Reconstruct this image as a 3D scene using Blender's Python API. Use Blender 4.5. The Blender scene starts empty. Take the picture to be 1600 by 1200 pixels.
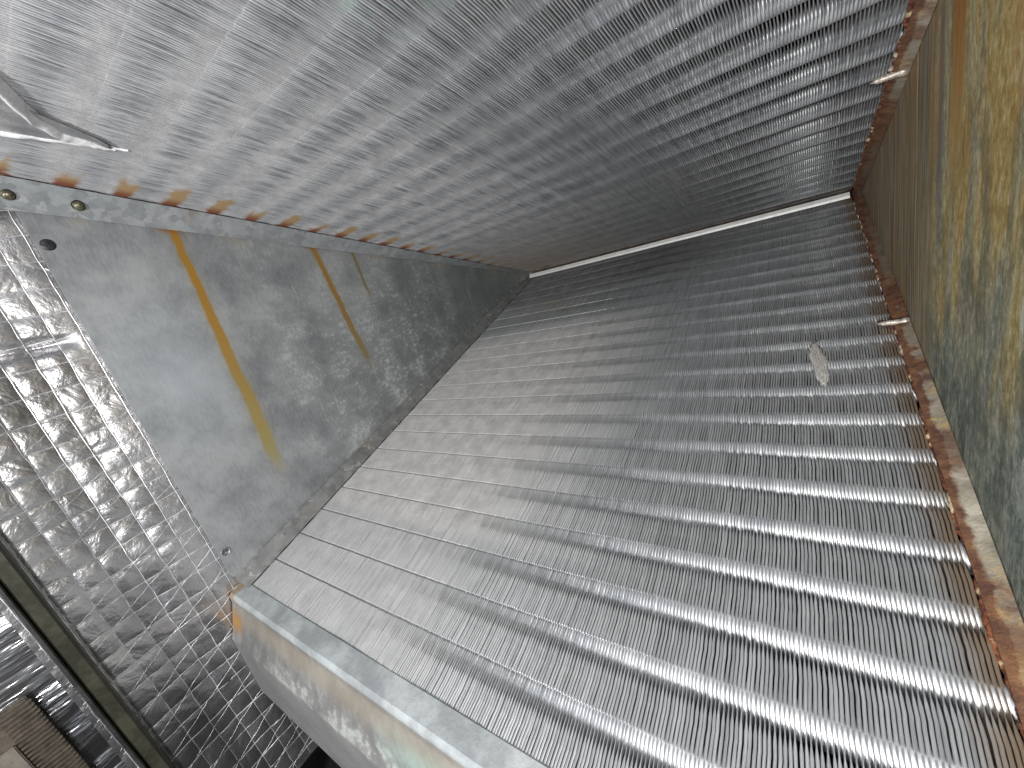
import bpy, bmesh, math, random
import numpy as np
from mathutils import Vector, Matrix, noise
rnd = random.Random(7)
R = math.radians
scn = bpy.context.scene
COL = scn.collection

# ---------------------------------------------------------------- camera, world, lamp, exposure
# place frame: X along the ridge, Y into the wedge, Z up. Ridge at y=0 z=0, left plate x=0, right plate x=0.508
L = 0.5
ANG = R(15.77)
CA, SA = math.cos(ANG), math.sin(ANG)
CAM = Vector((0.44745, -0.72215, 0.03601))
cam = bpy.data.cameras.new('camera'); cam.sensor_width = 36; cam.lens = 36*626.3/1600
cam.clip_start = 0.005; cam.clip_end = 50
camo = bpy.data.objects.new('camera', cam); COL.objects.link(camo)
cr = Vector((0.79891385, 0.53876963, -0.26732743)); cd = Vector((-0.0485693, -0.38523066, -0.9215413)); cf = Vector((-0.59948118, 0.74921601, -0.28159845))
M = Matrix((cr, -cd, -cf)).transposed().to_4x4(); M.translation = CAM
camo.matrix_world = M
scn.camera = camo

w = bpy.data.worlds.new('World'); scn.world = w; w.use_nodes = True
bg = w.node_tree.nodes['Background']; bg.inputs[0].default_value = (0.86, 0.93, 1.0, 1); bg.inputs[1].default_value = 0.48

def area(name, loc, target, size, power, color):
    l = bpy.data.lights.new(name, 'AREA'); l.shape = 'DISK'; l.size = size; l.energy = power; l.color = color
    o = bpy.data.objects.new(name, l); COL.objects.link(o); o.location = loc
    o.rotation_euler = (Vector(target)-Vector(loc)).to_track_quat('-Z', 'Y').to_euler()
    return o
# added fill lamp out in the opening, well behind the camera, evens the falloff
area('opening_fill', (0.40, -1.32, 0.04), (0.25, 0.0, 0.0), 0.07, 7.3, (1.0, 0.985, 0.965))
# the phone's own flash, beside its lens
area('camera_flash', CAM - cf*0.12 + cd*0.03 - cr*0.02, CAM+cf*0.6-cr*0.1, 0.03, 1.45, (1.0, 0.98, 0.96))

scn.view_settings.view_transform = 'Standard'; scn.view_settings.look = 'None'
scn.view_settings.exposure = 0.0; scn.view_settings.gamma = 1.0
scn.render.engine = 'CYCLES'
scn.cycles.max_bounces = 6; scn.cycles.diffuse_bounces = 3; scn.cycles.glossy_bounces = 4
scn.cycles.sample_clamp_indirect = 4

# ---------------------------------------------------------------- tiny node language
class T:
    def __init__(s, name):
        s.m = bpy.data.materials.new(name); s.m.use_nodes = True; s.t = s.m.node_tree; s.t.nodes.clear()
        s.out = s.t.nodes.new('ShaderNodeOutputMaterial'); s.g = None
    def n(s, k): return s.t.nodes.new(k)
    def link(s, v, sock):
        if isinstance(v, V): s.t.links.new(v.s, sock)
        elif isinstance(v, (tuple, list)): sock.default_value = (*v, 1) if len(v) == 3 and len(sock.default_value) == 4 else v
        else: sock.default_value = v
    def math(s, op, a, b=None, c=None, clamp=False):
        n = s.n('ShaderNodeMath'); n.operation = op; n.use_clamp = clamp
        s.link(a, n.inputs[0])
        if b is not None: s.link(b, n.inputs[1])
        if c is not None: s.link(c, n.inputs[2])
        return V(s, n.outputs[0])
    def pos(s):
        if not s.g: s.g = s.n('ShaderNodeNewGeometry')
        return V(s, s.g.outputs['Position'])
    def dot(s, vec):
        n = s.n('ShaderNodeVectorMath'); n.operation = 'DOT_PRODUCT'; s.link(s.pos(), n.inputs[0]); n.inputs[1].default_value = vec
        return V(s, n.outputs['Value'])
    def vec(s, x, y, z):
        n = s.n('ShaderNodeCombineXYZ')
        for i, v in enumerate((x, y, z)): s.link(v, n.inputs[i])
        return V(s, n.outputs[0])
    def noise(s, vec, scale, detail=4, rough=.55, dist=0):
        n = s.n('ShaderNodeTexNoise'); s.link(vec, n.inputs['Vector']); n.inputs['Scale'].default_value = scale
        n.inputs['Detail'].default_value = detail; n.inputs['Roughness'].default_value = rough; n.inputs['Distortion'].default_value = dist
        return V(s, n.outputs[0])
    def voro(s, vec, scale, feature='F1', out='Distance'):
        n = s.n('ShaderNodeTexVoronoi'); n.feature = feature; s.link(vec, n.inputs['Vector']); n.inputs['Scale'].default_value = scale
        return V(s, n.outputs[out])
    def ss(s, v, a, b, lo=0., hi=1.):
        n = s.n('ShaderNodeMapRange'); n.interpolation_type = 'SMOOTHSTEP'; n.clamp = True
        if a > b: a, b, lo, hi = b, a, hi, lo
        s.link(v, n.inputs[0])
        for i, q in enumerate((a, b, lo, hi)): n.inputs[i+1].default_value = q
        return V(s, n.outputs[0])
    def mix(s, f, a, b):
        n = s.n('ShaderNodeMix'); n.data_type = 'RGBA'; n.clamp_factor = True
        s.link(f, n.inputs[0]); s.link(a, n.inputs[6]); s.link(b, n.inputs[7]); return V(s, n.outputs[2])
    def bump(s, h, strength, dist):
        n = s.n('ShaderNodeBump'); n.inputs['Strength'].default_value = strength; n.inputs['Distance'].default_value = dist
        s.link(h, n.inputs['Height']); return V(s, n.outputs[0])
    def bsdf(s, color, rough, metal, normal=None, aniso=0, spec=.5):
        n = s.n('ShaderNodeBsdfPrincipled'); s.link(color, n.inputs['Base Color']); s.link(rough, n.inputs['Roughness']); s.link(metal, n.inputs['Metallic'])
        n.inputs['Specular IOR Level'].default_value = spec
        if normal is not None: s.link(normal, n.inputs['Normal'])
        s.t.links.new(n.outputs[0], s.out.inputs[0]); return s.m
class V:
    def __init__(s, t, so): s.t = t; s.s = so
    def __add__(s, o): return s.t.math('ADD', s, o)
    __radd__ = __add__
    def __sub__(s, o): return s.t.math('SUBTRACT', s, o)
    def __rsub__(s, o): return s.t.math('SUBTRACT', o, s)
    def __mul__(s, o): return s.t.math('MULTIPLY', s, o)
    __rmul__ = __mul__
    def __truediv__(s, o): return s.t.math('DIVIDE', s, o)
    def cl(s): return s.t.math('ADD', s, 0., clamp=True)
    def abs(s): return s.t.math('ABSOLUTE', s)
    def cos(s): return s.t.math('COSINE', s)
    def mx(s, o): return s.t.math('MAXIMUM', s, o)
    def mn(s, o): return s.t.math('MINIMUM', s, o)
def gauss(t, v, c, w):   # 1 at c falling to 0 at +-w
    return t.ss((v - c).abs(), 0., w, 1., 0.)

XV = (1, 0, 0); YV = (0, 1, 0); ZV = (0, 0, 1)
TB = (0, -CA, -SA); TA = (0, -CA, SA)           # down the slope of the lower / upper coil face
DB = (0, SA, -CA); DA = (0, SA, CA)             # into the lower / upper coil
PB, PA = 0.0305, 0.0308                         # tube spacing

# ---------------------------------------------------------------- materials
def fin_material(name, upper):
    t = T(name)
    x = t.dot(XV); s = t.dot(TA if upper else TB); d = t.dot(DA if upper else DB)
    P = PA if upper else PB
    cx = t.vec(x, s, 0.)
    streak = t.noise(t.vec(x*1100., s*34., 0.), 1., 4, .75)       # fin to fin differences running along the fins
    streak2 = t.noise(t.vec(x*420., s*14., 3.), 1., 3, .6)
    blot = t.noise(cx, 9., 5, .6); blot2 = t.noise(cx, 60., 4, .65)
    fine = t.noise(cx, 900., 3, .7)
    face = t.ss(d, .0030, .0002, 0., 1.)                          # dust sits on the outer edges only
    band = ((s/P - .12)*(2*math.pi)).cos()*.5 + .5                # dust gathers over the tube rows
    if upper:
        reg = t.ss(x, .42, .12, 0., 1.)*t.ss(s, .22, .34, .25, 1.)
        m = (reg*(.12 + band*.95 + (streak-.5)*2.6 + (blot-.5)*.7 + (streak2-.5)*.9))
        m = m + t.ss(x, .05, .015, 0., .35) * t.ss(streak, .3, .6, .4, 1.)
    else:
        reg = t.ss(x + (blot-.5)*.15, .38, .17, 0., 1.)
        m = reg*(1.15 + (blot-.5)*.9 + (streak-.5)*.9 + (fine-.5)*.8)*t.ss(s + x*.12, .215, .30, 0., 1.)
        low = t.ss(s + (blot2-.5)*.02, .563, .575, 0., 1.)        # washed cleaner strip along the bottom
        m = m*(1. - low*.55) + low*reg*(streak-.45)*1.6
    dust = (m*face).cl()
    clean = t.mix(t.ss(streak*.5 + streak2*.5, .35, .65), (.35, .365, .38), (.58, .60, .62)) if not upper else t.mix(t.ss(streak*.5 + streak2*.5, .35, .65), (.30, .315, .335), (.60, .62, .65))
    grey = t.mix(t.ss(blot2*.6 + fine*.4, .35, .65), (.26, .26, .268), (.44, .44, .45)) if upper else t.mix(t.ss(blot2*.6 + fine*.4, .35, .65), (.345, .34, .335), (.50, .495, .49))
    col = t.mix(dust, clean, grey)
    # dark film near the ridge, where air and water leave it
    if upper:
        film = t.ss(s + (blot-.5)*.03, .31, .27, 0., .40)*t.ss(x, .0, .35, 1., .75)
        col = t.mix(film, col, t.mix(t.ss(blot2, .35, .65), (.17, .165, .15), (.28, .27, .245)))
        tan = t.ss(s, .28, .10)*t.ss(x, .30, .05)*face
        col = t.mix(tan*.4, col, (.36, .27, .18))
        gaps = gauss(t, x, .055, .012)*gauss(t, s, .036, .006) + gauss(t, x, .025, .008)*gauss(t, s, .030, .005)  # dark of two small gaps painted as near-black patches
        col = t.mix((gaps*1.6).cl(), col, (.01, .008, .006))
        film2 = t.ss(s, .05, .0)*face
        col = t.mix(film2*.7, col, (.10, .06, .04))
        # rust bleeding from the flange at every tube end
        ph = (s/P + .5); fr = (t.math('FRACT', ph) - .5).abs()
        wob = t.noise(t.vec(x*120., s*60., 1.), 1., 3, .6)
        amp = t.noise(t.vec(0., s*33., 3.), 1., 2, .6)
        reach = .007 + t.ss(amp, .26, .62)*.046
        along = t.ss(x - .012 - reach + wob*.012, .004, -.012, 0., 1.)
        rust = along*t.ss(fr + (wob-.5)*.34, .27, .10, 0., 1.)*face*t.ss(s, .08, .25, .2, 1.)
        base_rust = t.ss(x + wob*.010, .0205, .0165, 0., .8)*face*t.ss(amp, .45, .6, .0, .8)
        rust = (rust*t.ss(amp, .24, .40, .35, 1.)).mx(base_rust)
        rc = t.mix(t.ss(x - .012 + (streak-.5)*.01, .003, .020), (.16, .045, .018), (.30, .20, .10))
        col = t.mix((rust*(.75 + streak*.5)).cl(), col, rc)
        green = gauss(t, x, .31, .035)*gauss(t, s, .60, .07)*t.ss(blot2, .5, .62)
        col = t.mix(green*.5, col, (.45, .68, .60))
        film = film.mx(rust*.8)
    else:
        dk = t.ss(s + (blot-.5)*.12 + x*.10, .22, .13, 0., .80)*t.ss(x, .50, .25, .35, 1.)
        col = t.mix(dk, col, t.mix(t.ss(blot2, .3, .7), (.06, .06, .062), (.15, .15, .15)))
        mold = gauss(t, s, .175, .05)*gauss(t, x, .13, .12)*t.ss(blot2, .50, .62)*face
        col = t.mix(mold*.8, col, (.25, .24, .13))
        film = dk
        notch_shade = t.ss(((t.math('FRACT', s/P + .5) - .5) - .004).abs(), .026, .010)*t.ss(x, .40, .28)*t.ss(blot2, .25, .5, .25, .6)  # shade of the notch painted as a dark line along each row
        col = t.mix(notch_shade, col, (.085, .085, .09))
        edge = t.ss(x + (blot2-.5)*.012, .483, .498)              # amber water stain by the rusty flange
        col = t.mix(edge*.75, col, (.28, .17, .07))
        spots = t.ss(t.voro(cx, 420.), .30, .20)*t.ss(blot2, .52, .6)*gauss(t, s, .55, .03)*t.ss(x, .25, .18)*face
        col = t.mix(spots*.6, col, (.25, .22, .20))
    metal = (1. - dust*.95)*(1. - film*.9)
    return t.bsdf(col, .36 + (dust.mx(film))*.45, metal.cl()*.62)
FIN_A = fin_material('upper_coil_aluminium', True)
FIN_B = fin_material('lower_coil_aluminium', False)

def tube_material():
    t = T('tube_collars')
    x = t.dot(XV); p = t.pos()
    n1 = t.noise(p, 60., 4); n2 = t.noise(p, 14., 3)
    flare = (x*(2*math.pi*L/286/(L/286)**2)).cos()
    col = t.mix(t.ss(n1, .3, .7), (.62, .64, .67), (.86, .87, .88))
    nb = t.bump(n1, .2, .0003)
    return t.bsdf(col, .46 + n2*.14, 0.8, nb)
TUBE = tube_material()

def galv(name, scale=90., base=((.30, .32, .33), (.50, .52, .53)), rough=.42, dirt=.0, metal=.55):
    t = T(name); p = t.pos()
    wv = t.n('ShaderNodeVectorMath'); wn = t.n('ShaderNodeTexNoise'); wn.inputs['Scale'].default_value = scale*1.3; wn.inputs['Detail'].default_value = 4
    t.t.links.new(p.s, wn.inputs['Vector']); wv.operation = 'MULTIPLY_ADD'; t.t.links.new(wn.outputs['Color'], wv.inputs[0]); wv.inputs[1].default_value = (1.1/scale,)*3; t.t.links.new(p.s, wv.inputs[2])
    sp = t.voro(V(t, wv.outputs[0]), scale, out='Color')
    sep = t.n('ShaderNodeSeparateColor'); t.link(sp, sep.inputs[0]); cell = V(t, sep.outputs[0])*.55 + t.noise(p, scale*2.2, 5, .7)*.45
    n1 = t.noise(p, 45., 5, .6); n2 = t.noise(p, 400., 3, .6)
    col = t.mix((cell*.75 + n1*.8 - .3).cl(), base[0], base[1])
    st = t.ss(t.noise(p, 22., 5, .65), .58, .68)
    col = t.mix(st*dirt, col, (.30, .24, .15))
    wh = t.ss(t.noise(p, 70., 5, .7), .60, .68)
    col = t.mix(wh*.5, col, (.66, .66, .63))
    return t.bsdf(col, rough + (cell-.5)*.18, metal, t.bump(n1*.6 + n2*.3 + cell*.1, .25, .0006))
GALV = galv('galvanised_flange', 170., ((.21, .225, .24), (.47, .49, .50)), dirt=.45)
GALV_LOW = galv('galvanised_lower_flange', 140., ((.16, .165, .165), (.34, .34, .33)), dirt=.3)
STRIP = galv('bare_ridge_bar', 200., ((.62, .62, .61), (.78, .78, .77)), .4, metal=.35)

def plate_material():
    t = T('galvanised_end_plate'); y = t.dot(YV); z = t.dot(ZV); p = t.pos()
    n1 = t.noise(p, 26., 6, .62); n2 = t.noise(p, 160., 5, .65); n3 = t.noise(p, 8., 3, .5)
    drip = t.noise(t.vec(y*110., z*9., 0.), 1., 4, .6)
    col = t.mix(t.ss(n1*.6 + n3*.4, .35, .65), (.19, .20, .21), (.37, .38, .39))
    grain = t.noise(t.vec(y*520., z*130., 0.), 1., 5, .7)
    col = t.mix(t.ss(grain, .40, .66)*.22, col, (.46, .48, .49))
    col = t.mix(t.ss(grain, .50, .32)*.25, col, (.20, .215, .225))
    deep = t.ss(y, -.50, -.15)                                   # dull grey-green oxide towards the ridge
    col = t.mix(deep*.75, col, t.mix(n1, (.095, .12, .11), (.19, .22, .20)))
    # white oxide bloom and run marks
    bloom = t.ss(t.noise(p, 210., 6, .75)*.62 + n1*.38, .515, .60)*t.ss(y + (n1-.5)*.12, -.56, -.46)*t.ss(y, -.20, -.34)*t.ss(z + (n1-.5)*.2, .10, .02, .35, 1.)
    col = t.mix(bloom*.7, col, (.60, .62, .60))
    runs = t.ss(drip, .60, .70)*t.ss(y, -.55, -.49)*t.ss(n2, .35, .6)
    col = t.mix(runs*.65, col, (.56, .58, .55))
    pits = t.ss(t.noise(p, 320., 2), .66, .72)*t.ss(y, -.55, -.4)
    col = t.mix(pits*.5, col, (.66, .66, .63))
    lowb = t.ss(z - (y*.267), .012, .0)                           # crust beside the lower flange
    col = t.mix(lowb*t.ss(n2, .45, .6)*.7, col, (.50, .50, .47))
    lowb2 = t.ss(z - (y*.267), .03, .0)*t.ss(y, -.35, -.2)
    col = t.mix(lowb2*t.ss(n2, .5, .6)*.6, col, (.55, .56, .53))
    lamp_glow = gauss(t, y, -.61, .06)*gauss(t, z, .02, .10)  # lamp reflection painted as a paler bluish patch on the plate
    col = t.mix(lamp_glow*.5, col, (.44, .50, .53))
    # two amber rust runs from the upper flange
    wob = (t.noise(t.vec(0., z*18., 0.), 1., 2)-.5)*.006 + (n2-.5)*.0040
    def run(col, yc, slope, z0, z1, z2, w0, w1, c1, c2):
        dy = (y - yc - (z - z0)*slope - wob).abs()
        wd = t.ss(z, z0, z1, w0, w1)
        m = t.ss(dy - wd, .0015, -.0012, 0., 1.)*t.ss(z, z2, z1, 0., 1.)*t.ss(z, z0+.03, z0-.002)
        nn = t.ss(n2 + t.ss(z, z2, z1, -.30, .20), .30, .55, .15, 1.)
        halo = t.ss(dy - wd, .009, .0)*t.ss(z, z2, z1)*.22
        col = t.mix(halo, col, (.30, .26, .14))
        return t.mix(m*nn, col, t.mix(t.ss(z, z2+.03, z0-.05), c2, c1))
    col = run(col, -.5655, .03, .142, -.06, -.125, .0030, .0052, (.37, .20, .035), (.35, .29, .12))
    col = run(col, -.4430, -.10, .112, -.01, -.055, .0028, .0035, (.33, .19, .05), (.28, .22, .10))
    col = run(col, -.395, -.05, .10, .06, .03, .0018, .0015, (.26, .20, .09), (.22, .19, .10))
    head = gauss(t, y, -.568, .017)*t.ss(z + y*.2507, -.0055, .002)
    col = t.mix(head*.9, col, (.30, .11, .02))
    head2 = gauss(t, y, -.448, .012)*t.ss(z + y*.2507, -.004, .002)
    col = t.mix(head2*.8, col, (.22, .07, .03))
    top = t.ss(z + y*.2507, -.010, .002)*t.ss(n1, .5, .6)
    col = t.mix(top*.5, col, (.34, .29, .18))
    return t.bsdf(col, .40 + n1*.22, .45, t.bump(n1*.5 + n2*.4, .25, .0006))
PLATE = plate_material()

def side_material():
    t = T('stained_side_panel'); y = t.dot(YV); z = t.dot(ZV); p = t.pos()
    d1 = t.noise(t.vec(y*60., z*7., 0.), 1., 6, .65, .3); d2 = t.noise(t.vec(y*230., z*12., 5.), 1., 5, .65)
    n1 = t.noise(p, 30., 6, .65); n2 = t.noise(t.vec(y*260., z*110., 0.), 1., 5, .7); n3 = t.noise(p, 9., 4, .6)
    sp = t.noise(t.vec(y*300., z*150., 2.), 1., 6, .72)
    sp2 = t.noise(t.vec(y*900., z*420., 6.), 1., 4, .7)
    c1 = t.noise(t.vec(y*48., z*7., 1.), 1., 5, .6, .5); c2 = t.noise(t.vec(y*85., z*22., 6.), 1., 6, .66, .6)
    hi = t.ss(z + (n3-.5)*.14, -.10, .0)                                  # ochre above, green-grey below
    ge = t.mix(t.ss(c2*.6 + sp*.4, .40, .60), (.13, .155, .125), (.33, .345, .27))
    oc = t.mix(t.ss(c2*.5 + sp*.3 + sp2*.2, .42, .58), (.29, .225, .10), (.60, .50, .26))
    col = t.mix((hi*.85 + t.ss(c1, .42, .58)*.6 - .15).cl(), ge, oc)
    gold = t.ss(c1, .50, .57)*hi
    col = t.mix(gold*.75, col, t.mix(t.ss(sp, .4, .6), (.42, .27, .07), (.68, .50, .18)))
    cool = t.ss(t.noise(t.vec(y*40., z*9., 14.), 1., 4, .6), .52, .60)
    col = t.mix(cool*.35, col, t.mix(t.ss(sp, .42, .58), (.20, .23, .21), (.42, .44, .38)))
    pale = t.ss(sp*.5 + c2*.3 + sp2*.2, .535, .585)
    col = t.mix(pale*.7, col, t.mix(t.ss(y, -.50, -.54), (.68, .61, .42), (.60, .64, .58)))
    org = t.ss(t.noise(t.vec(y*50., z*8., 8.), 1., 5, .65), .55, .64)*hi
    col = t.mix(org*.6, col, (.52, .30, .10))
    wht = t.ss(c2*.5 + n3*.5, .47, .56)*t.ss(y + (n3-.5)*.06, -.485, -.525)*t.ss(z, .06, .0)
    col = t.mix(wht*.6*t.ss(sp, .38, .52), col, (.55, .61, .59))
    dkg = t.ss(z + (n3-.5)*.12, -.055, -.105)*t.ss(y, -.34, -.44)
    col = t.mix(dkg*.7, col, t.mix(t.ss(sp*.5 + c2*.5, .42, .60), (.085, .115, .10), (.30, .335, .29)))
    # brown run-off curtain towards the ridge
    cur = t.ss(y + (d1-.5)*.05, -.385, -.355)*t.ss(z, -.12, -.09)
    cc = t.mix(t.ss(d2, .38, .62), (.12, .105, .075), (.36, .33, .25))
    col = t.mix(cur*.85, col, cc)
    am = t.ss(t.noise(t.vec(y*150., z*1.5, 2.), 1., 3, .6), .50, .56)*cur
    col = t.mix(am*.85, col, (.40, .20, .045))
    wl = t.ss(t.noise(t.vec(y*260., z*1.5, 9.), 1., 2, .6), .57, .63)*cur*t.ss(n1, .3, .5)
    col = t.mix(wl*.8, col, (.55, .52, .45))
    sl = gauss(t, y, -.384, .012)*t.ss(z, -.02, .02)
    col = t.mix(sl*.8, col, t.mix(d2, (.12, .13, .135), (.25, .27, .28)))
    # the strong orange run near the top
    orr = t.ss((y + .4135 + (d1-.5)*.012).abs(), .0125, .0095)*t.ss(z + (n2-.5)*.02, -.01, .05)
    col = t.mix(orr*t.ss(n2*.5 + d2*.5, .36, .50, .55, 1.), col, t.mix(t.ss(z + (d2-.5)*.12, .03, .10), (.52, .33, .11), (.44, .19, .05)))
    orr2 = gauss(t, y, -.385, .003)*t.ss(z, .0, .04)
    col = t.mix(orr2*.8, col, (.36, .17, .04))
    return t.bsdf(col, .55 + n1*.25, .12, t.bump(n2*.6 + n1*.4 + d2*.3, .55, .0012), spec=.4)
SIDE = side_material()

def rust_flange():
    t = T('rusted_flange'); p = t.pos(); x = t.dot(XV); n1 = t.noise(p, 120., 6, .7); n2 = t.noise(p, 38., 5, .65); n3 = t.noise(p, 12., 3)
    xe = t.ss(x + (n1-.5)*.005, .5040, .5015)
    col = t.mix(t.ss(n2, .35, .62), (.24, .21, .16), (.46, .42, .34))
    col = t.mix(t.ss(n1*.6+n3*.4, .50, .58)*.8, col, (.45, .34, .16))
    z = t.dot(ZV); y = t.dot(YV)
    ridge = t.ss(y, -.36, -.22)
    col = t.mix(ridge*.92, col, t.mix(n2, (.07, .05, .035), (.20, .15, .10)))
    pk = gauss(t, y, -.30, .10)*t.ss(z, .0, -.02)
    rust = (xe + t.ss(n3*.5 + n2*.5, .45, .53)*.85 + pk*t.ss(n2, .35, .55)).cl()
    col = t.mix(rust*.95, col, t.mix(t.ss(n1, .35, .7), (.08, .026, .014), (.22, .10, .045)))
    return t.bsdf(col, .75, .05, t.bump(n1 + n2*.5, .7, .0015))
RUSTF = rust_flange()
def crust():
    t = T('rust_crust'); p = t.pos(); n1 = t.noise(p, 300., 4, .7); n2 = t.noise(p, 70., 4, .65)
    col = t.mix(t.ss(n1, .4, .65), (.07, .02, .012), (.26, .09, .035))
    col = t.mix(t.ss(n2, .55, .63), col, (.62, .50, .30))
    col = t.mix(t.ss(t.noise(p, 45., 3), .62, .68), col, (.55, .46, .36))
    return t.bsdf(col, .8, 0., t.bump(n1, .8, .001))
CRUST = crust()

def foil(name, dark=.55, scrim=True):
    t = T(name); y = t.dot(YV); z = t.dot(ZV); p = t.pos()
    n1 = t.noise(p, 60., 4, .6, .5); n2 = t.noise(p, 300., 3, .6); n3 = t.noise(p, 14., 3)
    col = t.mix(t.ss(n3, .35, .65), (.46, .455, .47), (.72, .715, .73))
    h = n1*.8 + n2*.12
    v = t.math('POWER', (1. - t.voro(p, 55., 'DISTANCE_TO_EDGE')*3.).cl(), 4.)
    if dark == 1: return t.bsdf(t.mix(n3, (.26, .26, .27), (.50, .50, .52)), .24, .9, t.bump(t.noise(t.vec(0., y*14., z*90.), 1., 4, .55), .6, .006))
    cr = (t.noise(p, 38., 3, .5, 1.0) - .5).abs()
    cr2 = (t.noise(p, 90., 2, .5, .6) - .5).abs()
    return t.bsdf(col, .25 + n3*.16, .93, t.bump(n3*1.2 + n1*.5 + cr*.45 + n2*.05, .6, .004))
FOIL = foil('foil_facing'); FOIL2 = foil('creased_foil', 1)
def simple(name, c0, c1, scale, rough, metal, bump=.2, bd=.0005):
    t = T(name); p = t.pos(); n1 = t.noise(p, scale, 5, .6); n2 = t.noise(p, scale*7, 3, .6)
    return t.bsdf(t.mix(t.ss(n1*.7+n2*.3, .38, .62), c0, c1), rough, metal, t.bump(n1+n2*.4, bump, bd))
SCRIM = simple('scrim_strand', (.50, .50, .51), (.95, .95, .96), 160., .38, .6)
RAIL = simple('rail_dull_steel', (.040, .040, .028), (.085, .082, .058), 40., .45, .35)
RAILD = simple('rail_lip_dark', (.035, .035, .035), (.07, .07, .07), 60., .45, .4)
DARK = simple('black_cavity', (.004, .004, .004), (.010, .010, .010), 20., .9, 0.)
SCREW = simple('screw_zinc', (.26, .22, .18), (.62, .58, .52), 500., .45, .4)
SCREWB = simple('screw_brassy', (.10, .09, .06), (.24, .22, .15), 400., .35, .7)
LINT = simple('lint', (.34, .33, .31), (.50, .49, .46), 500., .95, 0., .6, .001)
GRILLE = simple('brown_grille', (.055, .045, .035), (.11, .09, .07), 150., .5, .0)
def pan_material():
    t = T('drain_pan_galvanised'); p = t.pos(); y = t.dot(YV); z = t.dot(ZV); x = t.dot(XV)
    n1 = t.noise(p, 35., 6, .65); n2 = t.noise(p, 140., 5, .6); n3 = t.noise(p, 12., 3, .6)
    col = t.mix(t.ss(n1, .35, .65), (.12, .12, .12), (.22, .22, .215))
    tan = gauss(t, z, -.198, .016)
    col = t.mix(tan*.5, col, (.27, .23, .17))
    topm = t.ss(z, -.1895, -.1870)
    col = t.mix(topm, col, t.mix(t.ss(n1, .35, .65), (.25, .27, .28), (.40, .43, .44)))
    wh = t.ss(n2*.5 + n1*.5, .50, .60)*gauss(t, z, -.219, .013)*t.ss(x, .03, .12)
    col = t.mix(t.ss(z, -.2235, -.2245)*.75, col, (.15, .15, .15))
    col = t.mix(wh*.45, col, (.42, .45, .42))
    gr = t.ss(x + (n1-.5)*.1, .20, .28)*gauss(t, z, -.208, .016)
    col = t.mix(gr*.5, col, (.25, .36, .32))
    rust = t.ss(x + (n1-.5)*.02, .024, .006)*gauss(t, z, -.207, .014)
    col = t.mix(rust*.9, col, (.34, .17, .04))
    rust2 = t.ss(x + (n1-.5)*.01, .008, .0)*t.ss(z, -.192, -.186)
    col = t.mix(rust2*.8, col, (.30, .19, .07))
    return t.bsdf(col, .62 + n1*.2, .12, t.bump(n1 + n2*.5, .45, .0014))
PAN = pan_material()

# ---------------------------------------------------------------- object helpers
def link(name, me, mat=None, parent=None, label=None, cat=None, kind=None, group=None):
    o = bpy.data.objects.new(name, me); COL.objects.link(o)
    if mat and me is not None and not me.materials: me.materials.append(mat)
    if parent: o.parent = parent
    for k, v in (('label', label), ('category', cat), ('kind', kind), ('group', group)):
        if v: o[k] = v
    return o
def mesh(name, vs, fs, smooth=False):
    me = bpy.data.meshes.new(name); me.from_pydata([tuple(v) for v in vs], [], fs)
    if smooth: me.polygons.foreach_set('use_smooth', [True]*len(me.polygons))
    me.update(); return me
def frame(o_, X_, Y_, Z_):
    m = Matrix((Vector(X_), Vector(Y_), Vector(Z_))).transposed().to_4x4(); m.translation = Vector(o_); return m
def extrude_profile(name, prof, x0, x1, thick, nx=24, jit=.0):
    """sheet of a folded section (y,z points) run along X with real thickness"""
    pr = [Vector((0, a, b)) for a, b in prof]; n = len(pr); off = []
    for i in range(n):
        d = (pr[min(i+1, n-1)] - pr[max(i-1, 0)]).normalized(); off.append(Vector((0, d.z, -d.y))*thick)
    vs = []; fs = []
    for k in range(nx+1):
        x = x0 + (x1-x0)*k/nx
        j = noise.noise(Vector((x*20, 0, 3)))*jit
        for p in pr: vs.append(Vector((x, p.y, p.z+j)))
        for p, o in zip(pr, off): vs.append(Vector((x, p.y+o.y, p.z+o.z+j)))
    m = 2*n
    for k in range(nx):
        a = k*m; b = a+m
        for i in range(n-1):
            fs.append((a+i, a+i+1, b+i+1, b+i)); fs.append((a+n+i, b+n+i, b+n+i+1, a+n+i+1))
        fs.append((a, b, b+n, a+n)); fs.append((a+n-1, a+2*n-1, b+2*n-1, b+n-1))
    for k in (0, nx):
        a = k*m
        for i in range(n-1): fs.append((a+i, a+n+i, a+n+i+1, a+i+1) if k == 0 else (a+i, a+i+1, a+n+i+1, a+n+i))
    return mesh(name, vs, fs)
def box_mesh(name, x0, x1, y0, y1, z0, z1, bevel=.0):
    bm = bmesh.new(); bmesh.ops.create_cube(bm, size=1)
    for v in bm.verts: v.co = Vector(((x0+x1)/2 + v.co.x*(x1-x0), (y0+y1)/2 + v.co.y*(y1-y0), (z0+z1)/2 + v.co.z*(z1-z0)))
    if bevel: bmesh.ops.bevel(bm, geom=bm.edges[:], offset=bevel, segments=2, affect='EDGES')
    me = bpy.data.meshes.new(name); bm.to_mesh(me); bm.free(); return me
def lathe(name, prof, seg=16, axis='Z'):
    vs = []; fs = []
    for r, h in prof:
        for i in range(seg):
            a = 2*math.pi*i/seg; vs.append((r*math.cos(a), r*math.sin(a), h))
    for k in range(len(prof)-1):
        for i in range(seg):
            j = (i+1) % seg; fs.append((k*seg+i, k*seg+j, (k+1)*seg+j, (k+1)*seg+i))
    fs.append(tuple(range(seg))[::-1]); fs.append(tuple((len(prof)-1)*seg+i for i in range(seg)))
    return mesh(name, vs, fs, True)

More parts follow.
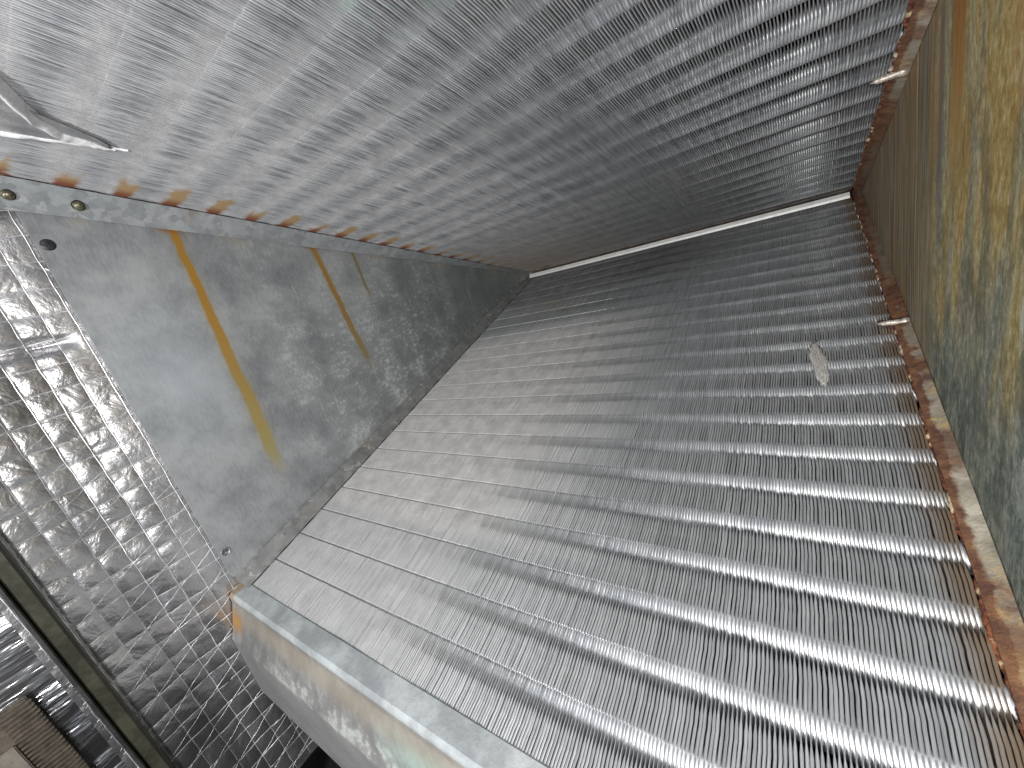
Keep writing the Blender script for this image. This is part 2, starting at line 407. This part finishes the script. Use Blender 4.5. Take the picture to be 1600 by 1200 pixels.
# ---------------------------------------------------------------- the coils
NF = 286; PITCH = L/NF; DEPTH = .030
def fin_mesh(name, P, sgn, seed, dusty, SLEN):
    """one thin fin: a rolled outer lip that is wide between the tube rows and narrow over them"""
    r = random.Random(seed); vs = []; rows = []; ts = [(.004, 0, 0)]; upper_ = sgn < 0
    prof = ((-.30, 1), (-.12, 1), (-.03, .9), (-.012, -1), (.018, -1), (.04, .1), (.20, 0), (.33, .15), (.41, .75), (.47, 1), (.61, 1))
    n = 0
    while (n-1)*P < SLEN:
        for q, kk in prof:
            t = n*P + q*P
            if .006 < t < SLEN-.003: ts.append((t, kk, q))
        n += 1
    ts.append((SLEN, 1, 0))
    wide = ((.00036, .00046, .00062) if upper_ else (.00063, .00067, .00073))[dusty]
    thin = ((.00016, .00030, .00058) if upper_ else (.00020, .00044, .00072))[dusty]
    for t, kk, q in ts:
        ph = t/P
        wav = .00013*math.cos(2*math.pi*ph + 2.6) + (r.random()-.5)*.00006
        if q == .61: wav += .00012
        fr = .00012*(1-math.cos(2*math.pi*(ph-.12)))*.5 + (r.random()-.5)*.00008
        if kk < 0 and upper_: kk = .1
        if kk < 0: h = thin*(.9 if dusty < 2 else .5); fr += (.0 if upper_ or dusty == 0 else .0007)
        else: h = thin + (wide-thin)*kk
        h *= 1 + (r.random()-.5)*(.10 if dusty == 2 else .16)
        rows.append((t, wav, fr, h))
    for t, wav, fr, h in rows:
        b = .00010
        for xo, dp in ((wav-h, fr+.00022), (wav-h*.4, fr), (wav+h*.4, fr), (wav+h, fr+.00022), (wav+h*.9, fr+.0011), (wav*.5+b, fr+.0019), (-wav+b, DEPTH), (-wav-b, DEPTH), (wav*.5-b, fr+.0019), (wav-h*.9, fr+.0011)):
            vs.append((xo, t, dp*sgn))
    fs = []; m = 10
    for k in range(len(rows)-1):
        a = k*m; c = a+m
        for i in range(m):
            j = (i+1) % m; fs.append((a+i, a+j, c+j, c+i))
    return mesh(name, vs, fs)

def coil(name, origin, Tdir, Zl, sgn, P, mat, label, seed, SLEN):
    e = bpy.data.objects.new(name, None); COL.objects.link(e); e['label'] = label; e['category'] = 'coil'; e['group'] = 'finned coil slabs forming the wedge'
    e.empty_display_size = .05
    e.matrix_world = frame(origin, (1, 0, 0), Tdir, Zl)
    r = random.Random(seed)
    var = {d: [fin_mesh('fin', P, sgn, seed*50+i+d*20, d, SLEN) for i in range(5)] for d in (0, 1, 2)}
    for v in var.values():
        for m in v: m.materials.append(mat)
    for i in range(NF):
        x0 = .0114 if sgn > 0 else .0125
        x = x0 + (L-.001-x0)*(i+.5)/NF
        o = bpy.data.objects.new('fin', var[(lambda g: 2 if g < 72 else (1 if g < 125 else 0))(i + r.gauss(0, 14))][r.randrange(5)]); COL.objects.link(o); o.parent = e
        o.location = (x + (r.random()-.5)*(.00008 if i < 125 else .00014), (r.random()-.5)*.0004, (r.random()-.5)*.0003)
        o.rotation_euler = (0, 0, (r.random()-.5)*.0005)
    # tubes with their fin collars
    tv = []; tf = []; seg = 28; nx = 2
    for k in range(nx+1):
        for i in range(seg):
            a = 2*math.pi*i/seg; tv.append((L*1.02*k/nx, .0076*math.cos(a), .0076*math.sin(a)))
    for k in range(nx):
        for i in range(seg):
            j = (i+1) % seg; tf.append((k*seg+i, k*seg+j, (k+1)*seg+j, (k+1)*seg+i))
    tm = mesh('tube', tv, tf, True); tm.materials.append(TUBE)
    for n in range(1, int(SLEN/P)):
        o = bpy.data.objects.new('tube', tm); COL.objects.link(o); o.parent = e
        o.location = (.0, n*P, sgn*.0094)
    # added black sheet behind the fins, stops light leaking through and keeps gaps dark
    link('rear_light_stop', box_mesh('rear_light_stop', .0, L+.008, .0, SLEN, min(sgn*(DEPTH+.001), sgn*(DEPTH+.002)), max(sgn*(DEPTH+.001), sgn*(DEPTH+.002))), DARK, e)
    return e
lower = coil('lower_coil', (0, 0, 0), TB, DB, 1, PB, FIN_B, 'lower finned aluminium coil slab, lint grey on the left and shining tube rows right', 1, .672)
upper = coil('upper_coil', (0, 0, 0), TA, (0, -SA, -CA), -1, PA, FIN_A, 'upper overhanging finned aluminium coil slab with rust marks along its left edge', 2, .76)

# flanges of the left plate side (folded tube sheets)
def strip_mesh(name, pa, pb, n, thick, wob=.0, seed=0):
    """ruled strip between two 3-D edge functions with thickness"""
    vs = []; fs = []
    for k in range(n+1):
        u = k/n; a = Vector(pa(u)); b = Vector(pb(u)); 
        a = a + Vector((noise.noise(Vector((u*40, seed, 0)))*wob, 0, 0)); b = b + Vector((0, 0, noise.noise(Vector((u*55, seed, 7)))*wob))
        d = (Vector(pa(min(1, u+.01))) - Vector(pa(max(0, u-.01)))); nn = d.cross(b-a).normalized()*thick
        vs += [a, b, b+nn, a+nn]
    for k in range(n):
        p = k*4; q = p+4
        for i in range(4): fs.append((p+i, p+(i+1) % 4, q+(i+1) % 4, q+i))
    fs.append((0, 3, 2, 1)); fs.append((n*4, n*4+1, n*4+2, n*4+3))
    return mesh(name, vs, fs)
def on(Td, Dd, x, t, off):           # point on a coil face, off = towards the camera side
    return (x, Td[1]*t - Dd[1]*off, Td[2]*t - Dd[2]*off)
def world_child(o, par):             # geometry given in place coordinates, parented to a turned Empty
    o.parent = par; o.matrix_parent_inverse = par.matrix_world.inverted()
bpy.context.view_layer.update()
def lowz(t): return .0006 + .2507*(t*CA)
# upper left flange: from the fin face down to the plate
f = strip_mesh('flange', lambda u: on(TA, DA, .0135, .004+.75*u, .0006), lambda u: (.0012, -(.004+.75*u)*CA, lowz(.004+.75*u)), 90, .0011, .0004, 1)
world_child(link('flange', f, GALV, label='spangled galvanised flange with screws along the upper coil'), upper)
f = strip_mesh('flange', lambda u: on(TB, DB, .0115, .004+.668*u, .0006), lambda u: (.0012, *on(TB, DB, 0, .004+.668*u, .0125*min(1, .25+u*3))[1:]), 90, -.0011, .0005, 2)
world_child(link('flange', f, GALV_LOW, label='grey dusty flange beside the lower coil'), lower)

# right flanges, rusted
f = strip_mesh('rusty_flange', lambda u: on(TB, DB, .5000, .0+.70*u, .0010), lambda u: on(TB, DB, .5085, .70*u, .0040), 110, .0012, .0006, 5)
world_child(link('rusty_flange', f, RUSTF, label='rust eaten flange along the right edge of the lower coil'), lower)
f = strip_mesh('rusty_flange', lambda u: on(TA, DA, .5000, .0+.70*u, .0010), lambda u: on(TA, DA, .5085, .70*u, .0040), 110, -.0012, .0006, 6)
world_child(link('rusty_flange', f, RUSTF, label='rust eaten flange along the right edge of the upper coil'), upper)
def crust_mesh(Td, Dd, n, seed, x0=.4985, wid=.003, t0=.03, t1=.68):
    vs = []; fs = []
    r = random.Random(seed); ns = 9
    for k in range(n+1):
        t = t0 + (t1-t0)*k/n
        hgt = .0012 + .0022*max(0, noise.noise(Vector((t*60, seed, 0)))) + .0016*max(0, noise.noise(Vector((t*210, seed, 4))))
        ww = wid*(.8 + .7*noise.noise(Vector((t*35, seed, 9))))
        xc = x0 + .0009*noise.noise(Vector((t*90, seed, 2)))
        for i in range(ns):
            a = math.pi*i/(ns-1)
            rr = 1 + .35*noise.noise(Vector((t*400, i*.8, seed)))
            vs.append(on(Td, Dd, xc - math.cos(a)*ww*rr, t, -.0004 + math.sin(a)*hgt*rr))
    for k in range(n):
        for i in range(ns-1): fs.append((k*ns+i, k*ns+i+1, (k+1)*ns+i+1, (k+1)*ns+i))
    return mesh('rust_crust', vs, fs, True)
world_child(link('rust_crust', crust_mesh(TB, DB, 800, 3, .5008, .0022), CRUST, kind='stuff', label='crumbly brown rust scale on the lower coil flange'), lower)
world_child(link('rust_crust', crust_mesh(TA, DA, 500, 4, .4999, .0022), CRUST, kind='stuff', label='thin brown rust line on the upper coil flange'), upper)

# screws
tip = lathe('screw', [(.0003, 0), (.0010, .0022), (.0017, .0042), (.0013, .0047), (.0018, .0055), (.0014, .0062), (.0018, .0070), (.0014, .0077), (.0018, .0085), (.0014, .0092), (.0018, .0100), (.0016, .0135), (.0024, .0150), (.0024, .0180)], 14)
def place_axis(o, p, d):
    o.matrix_world = Matrix.Translation(Vector(p)) @ Vector(d).to_track_quat('Z', 'Y').to_matrix().to_4x4()
for par, Td, Dd, x, t in ((lower, TB, DB, .4900, .3265), (upper, TA, DA, .4890, .3160)):
    o = link('screw', tip, SCREW); place_axis(o, on(Td, Dd, x, t, .0034), (1, 0, 0)); o.scale = (1.25, 1.25, 1)
    mw = o.matrix_world.copy(); o.parent = par; o.matrix_parent_inverse = par.matrix_world.inverted(); o['label'] = 'corroded screw tip poking out of the rusty flange'
head = lathe('screw', [(.0002, .0042), (.0018, .0040), (.0030, .0032), (.0033, .0018), (.0034, .0)], 18)
recess = lathe('hole', [(.0022, .00125), (.0023, .0002), (.0030, .0001), (.0032, .0)], 20)
collar = lathe('hole', [(.0030, .0012), (.0044, .0010), (.0048, .0)], 24)
def flange_point(t, u):
    a = Vector(on(TA, DA, .0135, t, .0006)); b = Vector((.0012, -t*CA, lowz(t))); n = Vector((0, -CA, .26)).cross(b-a).normalized()
    if n.dot(CAM-a) < 0: n = -n
    return a.lerp(b, u), n
for t, u in ((.677, .55), (.643, .55)):
    p, n = flange_point(t, u); o = link('screw', head, SCREWB); place_axis(o, p, n); o.parent = upper; o.matrix_parent_inverse = upper.matrix_world.inverted(); o['label'] = 'domed brassy screw in the upper flange'
    q = link('hole', collar, DARK); place_axis(q, p, n); q.parent = upper; q.matrix_parent_inverse = upper.matrix_world.inverted()
rim = lathe('rivet', [(.0006, .0006), (.0016, .0007), (.0019, .0002), (.0021, .0011), (.0025, .0006), (.0026, .0)], 18)
for t, u in ((.535, .5), (.405, .6), (.455, .45)):
    p, n = flange_point(t, u); o = link('rivet', rim, GALV); place_axis(o, p, n); o.scale = (.7,)*3; o.parent = upper; o.matrix_parent_inverse = upper.matrix_world.inverted()
for x, t in ((.0065, .6185),):
    o = link('hole', recess, DARK); place_axis(o, on(TB, DB, x-.001, t, .0074), (.85, .1, .5)); o.scale = (1, 1, .6); o.parent = lower; o.matrix_parent_inverse = lower.matrix_world.inverted()

# ---------------------------------------------------------------- left triangular plate with two holes
def plate_with_holes():
    bm = bmesh.new()
    z0 = lambda y: .0010 + .2507*(-y) + .003; z1 = lambda y: -(.27*(-y)) + .001
    outer = [(-.001, .002), (-.6515, z0(-.6515)), (-.6515, -.1660), (-.6490, -.1700), (-.63, z1(-.63)), (-.001, -.002)]
    holes = [(-.6452, .1393, .0036), (-.6458, -.1427, .0030)]
    es = []
    def loop(pts):
        v = [bm.verts.new((0, a, b)) for a, b in pts]
        for i in range(len(v)): es.append(bm.edges.new((v[i], v[(i+1) % len(v)])))
    loop(outer)
    for hy, hz, hr in holes: loop([(hy+hr*math.cos(2*math.pi*i/20), hz+hr*math.sin(2*math.pi*i/20)) for i in range(20)])
    bmesh.ops.triangle_fill(bm, edges=es, use_beauty=True)
    g = bm.faces[:]; r_ = bmesh.ops.extrude_face_region(bm, geom=g)
    for v in r_['geom']:
        if isinstance(v, bmesh.types.BMVert): v.co.x -= .0014
    bmesh.ops.recalc_face_normals(bm, faces=bm.faces[:])
    me = bpy.data.meshes.new('end_plate'); bm.to_mesh(me); bm.free(); return me
ep = link('end_plate', plate_with_holes(), PLATE, label='triangular galvanised end plate with two amber rust runs, closing the left of the wedge', cat='metal plate')
rr = lathe('hole_rim', [(.0030, .0), (.0034, .0007), (.0039, .0006), (.0041, .0)], 24)
# open ring (remove caps)
rr.clear_geometry()
seg = 24; pv = []; pf = []
for r_, h in ((.0029, -.0006), (.0031, .0005), (.0035, .0007), (.0039, .0002)):
    for i in range(seg): a = 2*math.pi*i/seg; pv.append((r_*math.cos(a), r_*math.sin(a), h))
for k in range(3):
    for i in range(seg): j = (i+1) % seg; pf.append((k*seg+i, k*seg+j, (k+1)*seg+j, (k+1)*seg+i))
rr.from_pydata(pv, [], pf); rr.materials.append(GALV)
o = link('hole_rim', rr, None, ep); o.rotation_euler = (0, R(90), 0); o.location = (.0002, -.6458, -.1427)

pl = lathe('plug', [(.0010, .0006), (.0034, .0005), (.0040, .0002), (.0042, -.0001)], 24)
o = link('plug', pl, simple('black_plug', (.012, .012, .014), (.03, .03, .035), 300., .3, 0.), ep); o.rotation_euler = (0, R(90), 0); o.location = (.0002, -.6452, .1393)

# ---------------------------------------------------------------- right side panel (slightly dished grid sheet with thickness)
def sheet_grid(name, fn, nu, nv, thick_dir=None):
    vs = []; fs = []
    for i in range(nu+1):
        for j in range(nv+1): vs.append(fn(i/nu, j/nv))
    for i in range(nu):
        for j in range(nv):
            a = i*(nv+1)+j; fs.append((a, a+1, a+nv+2, a+nv+1))
    if thick_dir is not None:
        m = len(vs); td = Vector(thick_dir)
        vs2 = [Vector(v)+td for v in vs]; fs2 = [tuple(q+m for q in reversed(g)) for g in fs]
        bd = []
        for i in range(nu): a = i*(nv+1); b = a+nv+1; bd += [(a, b, b+m, a+m), (b+nv, a+nv, a+nv+m, b+nv+m)]
        for j in range(nv): a = j; bd += [(a+1, a, a+m, a+1+m)]; c = nu*(nv+1)+j; bd += [(c, c+1, c+1+m, c+m)]
        vs = list(vs)+vs2; fs = fs+fs2+bd
    return mesh(name, vs, fs, True)
link('side_panel', sheet_grid('side_panel', lambda u, v: (.5085 + .0006*noise.noise(Vector((u*6, v*6, 1))), .03-.69*u, -.24+.50*v), 40, 30, (.0015, 0, 0)), SIDE,
     label='weathered ochre and green stained metal side panel at the right of the coils', cat='metal panel')

# ---------------------------------------------------------------- ridge bar between the coils
prof = [(-.0105, .0015), (-.0195, -.0012), (-.0205, -.0050), (-.0198, -.0052), (-.0165, -.0035)]
me = extrude_profile('ridge_bar', [(-.0190, .0030), (-.0215, -.0012), (-.0222, -.0040), (-.0200, -.0046), (-.0080, -.0030)], .006, .4965, -.0006, 50, .0003)
link('ridge_bar', me, STRIP, label='pale bare metal bar running along the ridge where both coils meet', cat='metal bar')
link('sealing_strip', sheet_grid('sealing_strip', lambda u, v: (.004+.493*u, *on(TA, DA, 0, .006+.021*v, .0006+.0005*noise.noise(Vector((u*30, v*3, 0))))[1:]), 80, 5, (0, 0, .0008)),
     simple('brown_sealant', (.035, .026, .02), (.12, .095, .07), 90., .7, .1, .6, .001), label='dirty brown sealing strip on the upper coil just above the pale ridge bar', cat='sealing strip')

# ---------------------------------------------------------------- drain pan edge along the bottom of the lower coil
pan_prof = [(-.6425, -.1835), (-.6438, -.1824), (-.6565, -.1846), (-.6577, -.1858), (-.6586, -.1935), (-.6690, -.2185), (-.6722, -.2240), (-.6738, -.2920), (-.6400, -.2950)]
me = extrude_profile('drain_pan', pan_prof, -.006, .75, .0012, 60, .0005)
link('drain_pan', me, PAN, label='folded galvanised drain pan edge below the lower coil, rust stained at its left end', cat='drain pan')

# ---------------------------------------------------------------- foil faced insulation on the left wall
Y0, Y1, Z0, Z1 = -.7650, -.6300, -.400, .2600
def foilx(y, z):
    p = Vector((y*7, z*7, 0))
    a = noise.noise(p)*.0050 + noise.noise(p*3.1+Vector((0, 0, 5)))*.0018 + abs(noise.noise(p*6.5+Vector((0, 0, 9))))*.0009
    # quilted pillows between the strands
    cre = math.exp(-((z-(.0705-.03*(y+.66)))/.0045)**2)*.007       # the deep crease
    edge = max(0, min(1, (-.655-y)/.02))
    return -.0085 + (a*1.0)*(.15+.85*edge) + .0011*(abs(math.sin(math.pi*(y-Y0-.004)/.0155))*abs(math.sin(math.pi*(z-Z0+.08)/.0185)))**.45*(.3+.7*edge) - cre*edge + .006*max(0, (-.70-y)/.05)
vs = []; fs = []
Y0, Y1, Z0, Z1 = -.7650, -.6300, -.400, .2600
def fh(u, v):
    y = Y0+(Y1-Y0)*u; z = Z0+(Z1-Z0)*v; return (foilx(y, z), y, z)
ins = link('insulation_lining', None); ins.location = (-.01, -.70, -.1); ins['label'] = 'crinkled silver foil insulation with a grid of scrim threads on the left wall'; ins['category'] = 'insulation'
bpy.context.view_layer.update()
o = link('foil_facing', sheet_grid('foil_facing', fh, 150, 560), FOIL); world_child(o, ins)
o = link('insulation_core', box_mesh('insulation_core', -.045, -.030, Y0, Y1, Z0, Z1), simple('fibreglass', (.4, .34, .15), (.5, .44, .2), 200., .95, 0.)); world_child(o, ins)
def strands():
    vs = []; fs = []
    def strand(p0, p1, r):
        n = max(8, int((Vector(p1)-Vector(p0)).length/.0022)); d = (Vector((0, *p1))-Vector((0, *p0))).normalized(); s = Vector((0, -d.z, d.y))
        ph = rnd.random()*99; start = None
        b0 = len(vs); cnt = 0
        for k in range(n+1):
            u = k/n; y = p0[0]+(p1[0]-p0[0])*u; z = p0[1]+(p1[1]-p0[1])*u
            wv = noise.noise(Vector((u*9, ph, 0)))*.0010 + noise.noise(Vector((u*50, ph, 4)))*.0007
            y += s.y*wv; z += s.z*wv
            if not (Y0+.001 < y < Y1-.003 and Z0+.001 < z < Z1):
                b0 = None; continue
            if b0 is None or cnt == 0: b0 = len(vs); first = True
            else: first = False
            rr = r*(.7+.6*abs(noise.noise(Vector((u*80, ph, 8)))))
            x = foilx(y, z)
            c = Vector((x, y, z))
            vs.extend([c - s*rr*1.6, c + Vector((rr*1.3, 0, 0)) - s*rr*.5, c + Vector((rr*1.3, 0, 0)) + s*rr*.5, c + s*rr*1.6])
            if not first:
                a = len(vs)-8
                for i in range(3): fs.append((a+i, a+i+1, a+4+i+1, a+4+i))
            cnt += 1
    y = Y0+.004
    while y < Y1: strand((y, Z0), (y+rnd.uniform(-.0012, .0012), Z1), .00030); y += .0155
    z = Z0-.08
    while z < Z1+.08:
        strand((Y0, z), (Y1, z+rnd.uniform(-.0015, .0015)), .00030); z += .0185
    z = Z0-.1
    while z < .0: strand((Y0, z), (Y1, z+.062), .00015); z += .0240
    return mesh('scrim_threads', vs, fs, True)
o = link('scrim_threads', strands(), SCRIM, kind='stuff'); world_child(o, ins)

# ---------------------------------------------------------------- rail of the cabinet, second foil, grille
rail = link('cabinet_rail', None, label='dark olive steel rail crossing the lower left corner between two foil linings', cat='rail')
rail.location = (.0, -.752, -.2); bpy.context.view_layer.update()
def vert_profile(name, prof, z0, z1, th):    # section in (x,y), run along Z
    vs = []; fs = []; n = len(prof); nz = 30
    for k in range(nz+1):
        z = z0+(z1-z0)*k/nz
        for a, b in prof: vs.append((a, b, z))
    for k in range(nz):
        for i in range(n): j = (i+1) % n; fs.append((k*n+i, k*n+j, (k+1)*n+j, (k+1)*n+i))
    fs.append(tuple(range(n))); fs.append(tuple(nz*n+i for i in reversed(range(n))))
    return mesh(name, vs, fs)
o = link('rail_face', vert_profile('rail_face', [(-.02, -.7465), (.017, -.7465), (.0200, -.7480), (.0205, -.7545), (.0190, -.7555), (-.02, -.7555)], -.55, .30, 0), RAIL); world_child(o, rail)
o = link('rail_lip', vert_profile('rail_lip', [(-.02, -.7562), (.0205, -.7562), (.0220, -.7570), (.0220, -.7585), (.0205, -.7592), (-.02, -.7592)], -.55, .30, 0), RAILD); world_child(o, rail)
def f2(u, v):
    y = -.7585 - .16*u; z = -.45+.62*v
    q = z - .10*(y+.76)
    return (-.004 + .0060*noise.noise(Vector((y*5, q*20, 3))) + .003*abs(noise.noise(Vector((y*7, q*45, 8)))), y, z)
link('creased_foil_lining', sheet_grid('creased_foil_lining', f2, 60, 260, (-.004, 0, 0)), FOIL2, label='dark creased foil lining left of the rail in the bottom left corner', cat='insulation')
g = link('plastic_grille', None, label='small brown ribbed grille corner lying in front of the creased foil, bottom left', cat='grille')
g.location = (.012, -.79, -.18); bpy.context.view_layer.update()
def gp(y, z, x=.012): return (x, y, z)
o = link('panel', box_mesh('panel', .006, .0105, -.860, -.7780, -.24, -.148, .0008), GRILLE); world_child(o, g)
o = link('inner_frame', box_mesh('inner_frame', .0107, .014, -.850, -.7930, -.24, -.172, .0008), simple('tan_plastic', (.13, .12, .10), (.20, .18, .15), 90., .5, 0.)); world_child(o, g)
rib = box_mesh('rib', .0107, .0135, -.7925, -.7765, -.0007, .0007, .0003); rib.materials.append(GRILLE)
for k in range(24):
    o = bpy.data.objects.new('rib', rib); COL.objects.link(o); o.location = (0, 0, -.151-.0033*k); world_child(o, g)

# ---------------------------------------------------------------- foil tape patch on the upper coil, lint clump on the lower coil
tp = link('foil_tape', None, label='shiny folded foil tape stuck on the upper coil at the left picture edge', cat='tape')
tp.location = on(TA, DA, .1, .66, 0); bpy.context.view_layer.update()
def flap(u, v):
    t = .634 + .08*u; x = (.0955 - .018*u/.55) + v*((.004 + .066*u**.8))
    return on(TA, DA, x, t, .0010 + .0012*noise.noise(Vector((u*5, v*4, 2))) + .0012*v)
o = link('flap', sheet_grid('flap', flap, 40, 40, (0, 0, .0003)), simple('flap_foil', (.40, .40, .41), (.58, .58, .59), 30., .3, .85, .3, .002)); world_child(o, tp)
FOLD = simple('fold_foil', (.74, .74, .76), (.92, .92, .94), 60., .36, .4, .35, .002)  # same foil as the flap, painted paler for the glare on the folds
def fold(name, pts, r0, r1, h, seed):
    vs = []; fs = []; n = 60; m = 12
    for k in range(n+1):
        u = k/n*(len(pts)-1); i_ = min(int(u), len(pts)-2); f_ = u-i_; f_ = f_*f_*(3-2*f_)*.5 + f_*.5
        px = pts[i_][0]*(1-f_)+pts[i_+1][0]*f_; pt = pts[i_][1]*(1-f_)+pts[i_+1][1]*f_
        q = k/n; r_ = (r0*(1-q)**.8 + r1)*(1 + .25*noise.noise(Vector((q*9, seed, 0))))
        for a in range(m+1):
            c = -1+2*a/m
            hh = h*(1-c*c)**1.3*(.25+.75*(1-q)) * (1 + .35*noise.noise(Vector((q*14, c*1.5, seed)))) 
            vs.append(on(TA, DA, px + c*r_ + .0012*noise.noise(Vector((q*7, seed, 3))), pt, .0004 + max(0, hh)))
    for k in range(n):
        for a in range(m): fs.append((k*(m+1)+a, k*(m+1)+a+1, (k+1)*(m+1)+a+1, (k+1)*(m+1)+a))
    return mesh(name, vs, fs, True)
o = link('fold', fold('fold', [(.168, .708), (.142, .684), (.112, .668), (.097, .655), (.0955, .642), (.0965, .632)], .0105, .0006, .0070, 1), FOLD); world_child(o, tp)
o = link('fold', fold('fold', [(.066, .712), (.078, .686), (.086, .665), (.093, .645), (.0960, .636), (.0985, .626)], .0042, .0005, .0034, 5), FOLD); world_child(o, tp)
def lint_mesh():
    bm = bmesh.new(); bmesh.ops.create_icosphere(bm, subdivisions=5, radius=1)
    for v in bm.verts:
        c = v.co.copy(); n = 1 + .30*noise.noise(c*1.7+Vector((3, 1, 2))) + .16*noise.noise(c*6)
        u = c.x*n*.0044; t = c.y*n*.027; h = max(c.z*n*.0022, -.0004) + .00035*math.cos(u*2*math.pi/PITCH)
        u += .0016*math.sin(c.y*2.1) 
        v.co = on(TB, DB, .4520+u, .368+t, h+.0003)
    me = bpy.data.meshes.new('lint_clump'); bm.to_mesh(me); bm.free(); me.polygons.foreach_set('use_smooth', [True]*len(me.polygons)); return me
link('lint_clump', lint_mesh(), LINT, label='small beige clump of lint stuck across two tube rows of the lower coil', cat='lint')

# ---------------------------------------------------------------- dark cabinet round the coils (opening towards -Y)
for nm, b in (('cabinet_floor', (-.06, .80, -1.15, .25, -.47, -.46)), ('cabinet_ceiling', (-.06, .80, -.83, .25, .36, .37)), ('cabinet_back_wall', (-.06, .80, .25, .26, -.46, .36)), ('cabinet_side_wall', (-.07, -.06, -1.0, .26, -.46, .36)), ('cabinet_end_wall', (.80, .81, -.83, .26, -.46, .36))):
    link(nm, box_mesh(nm, *b), DARK, kind='structure')
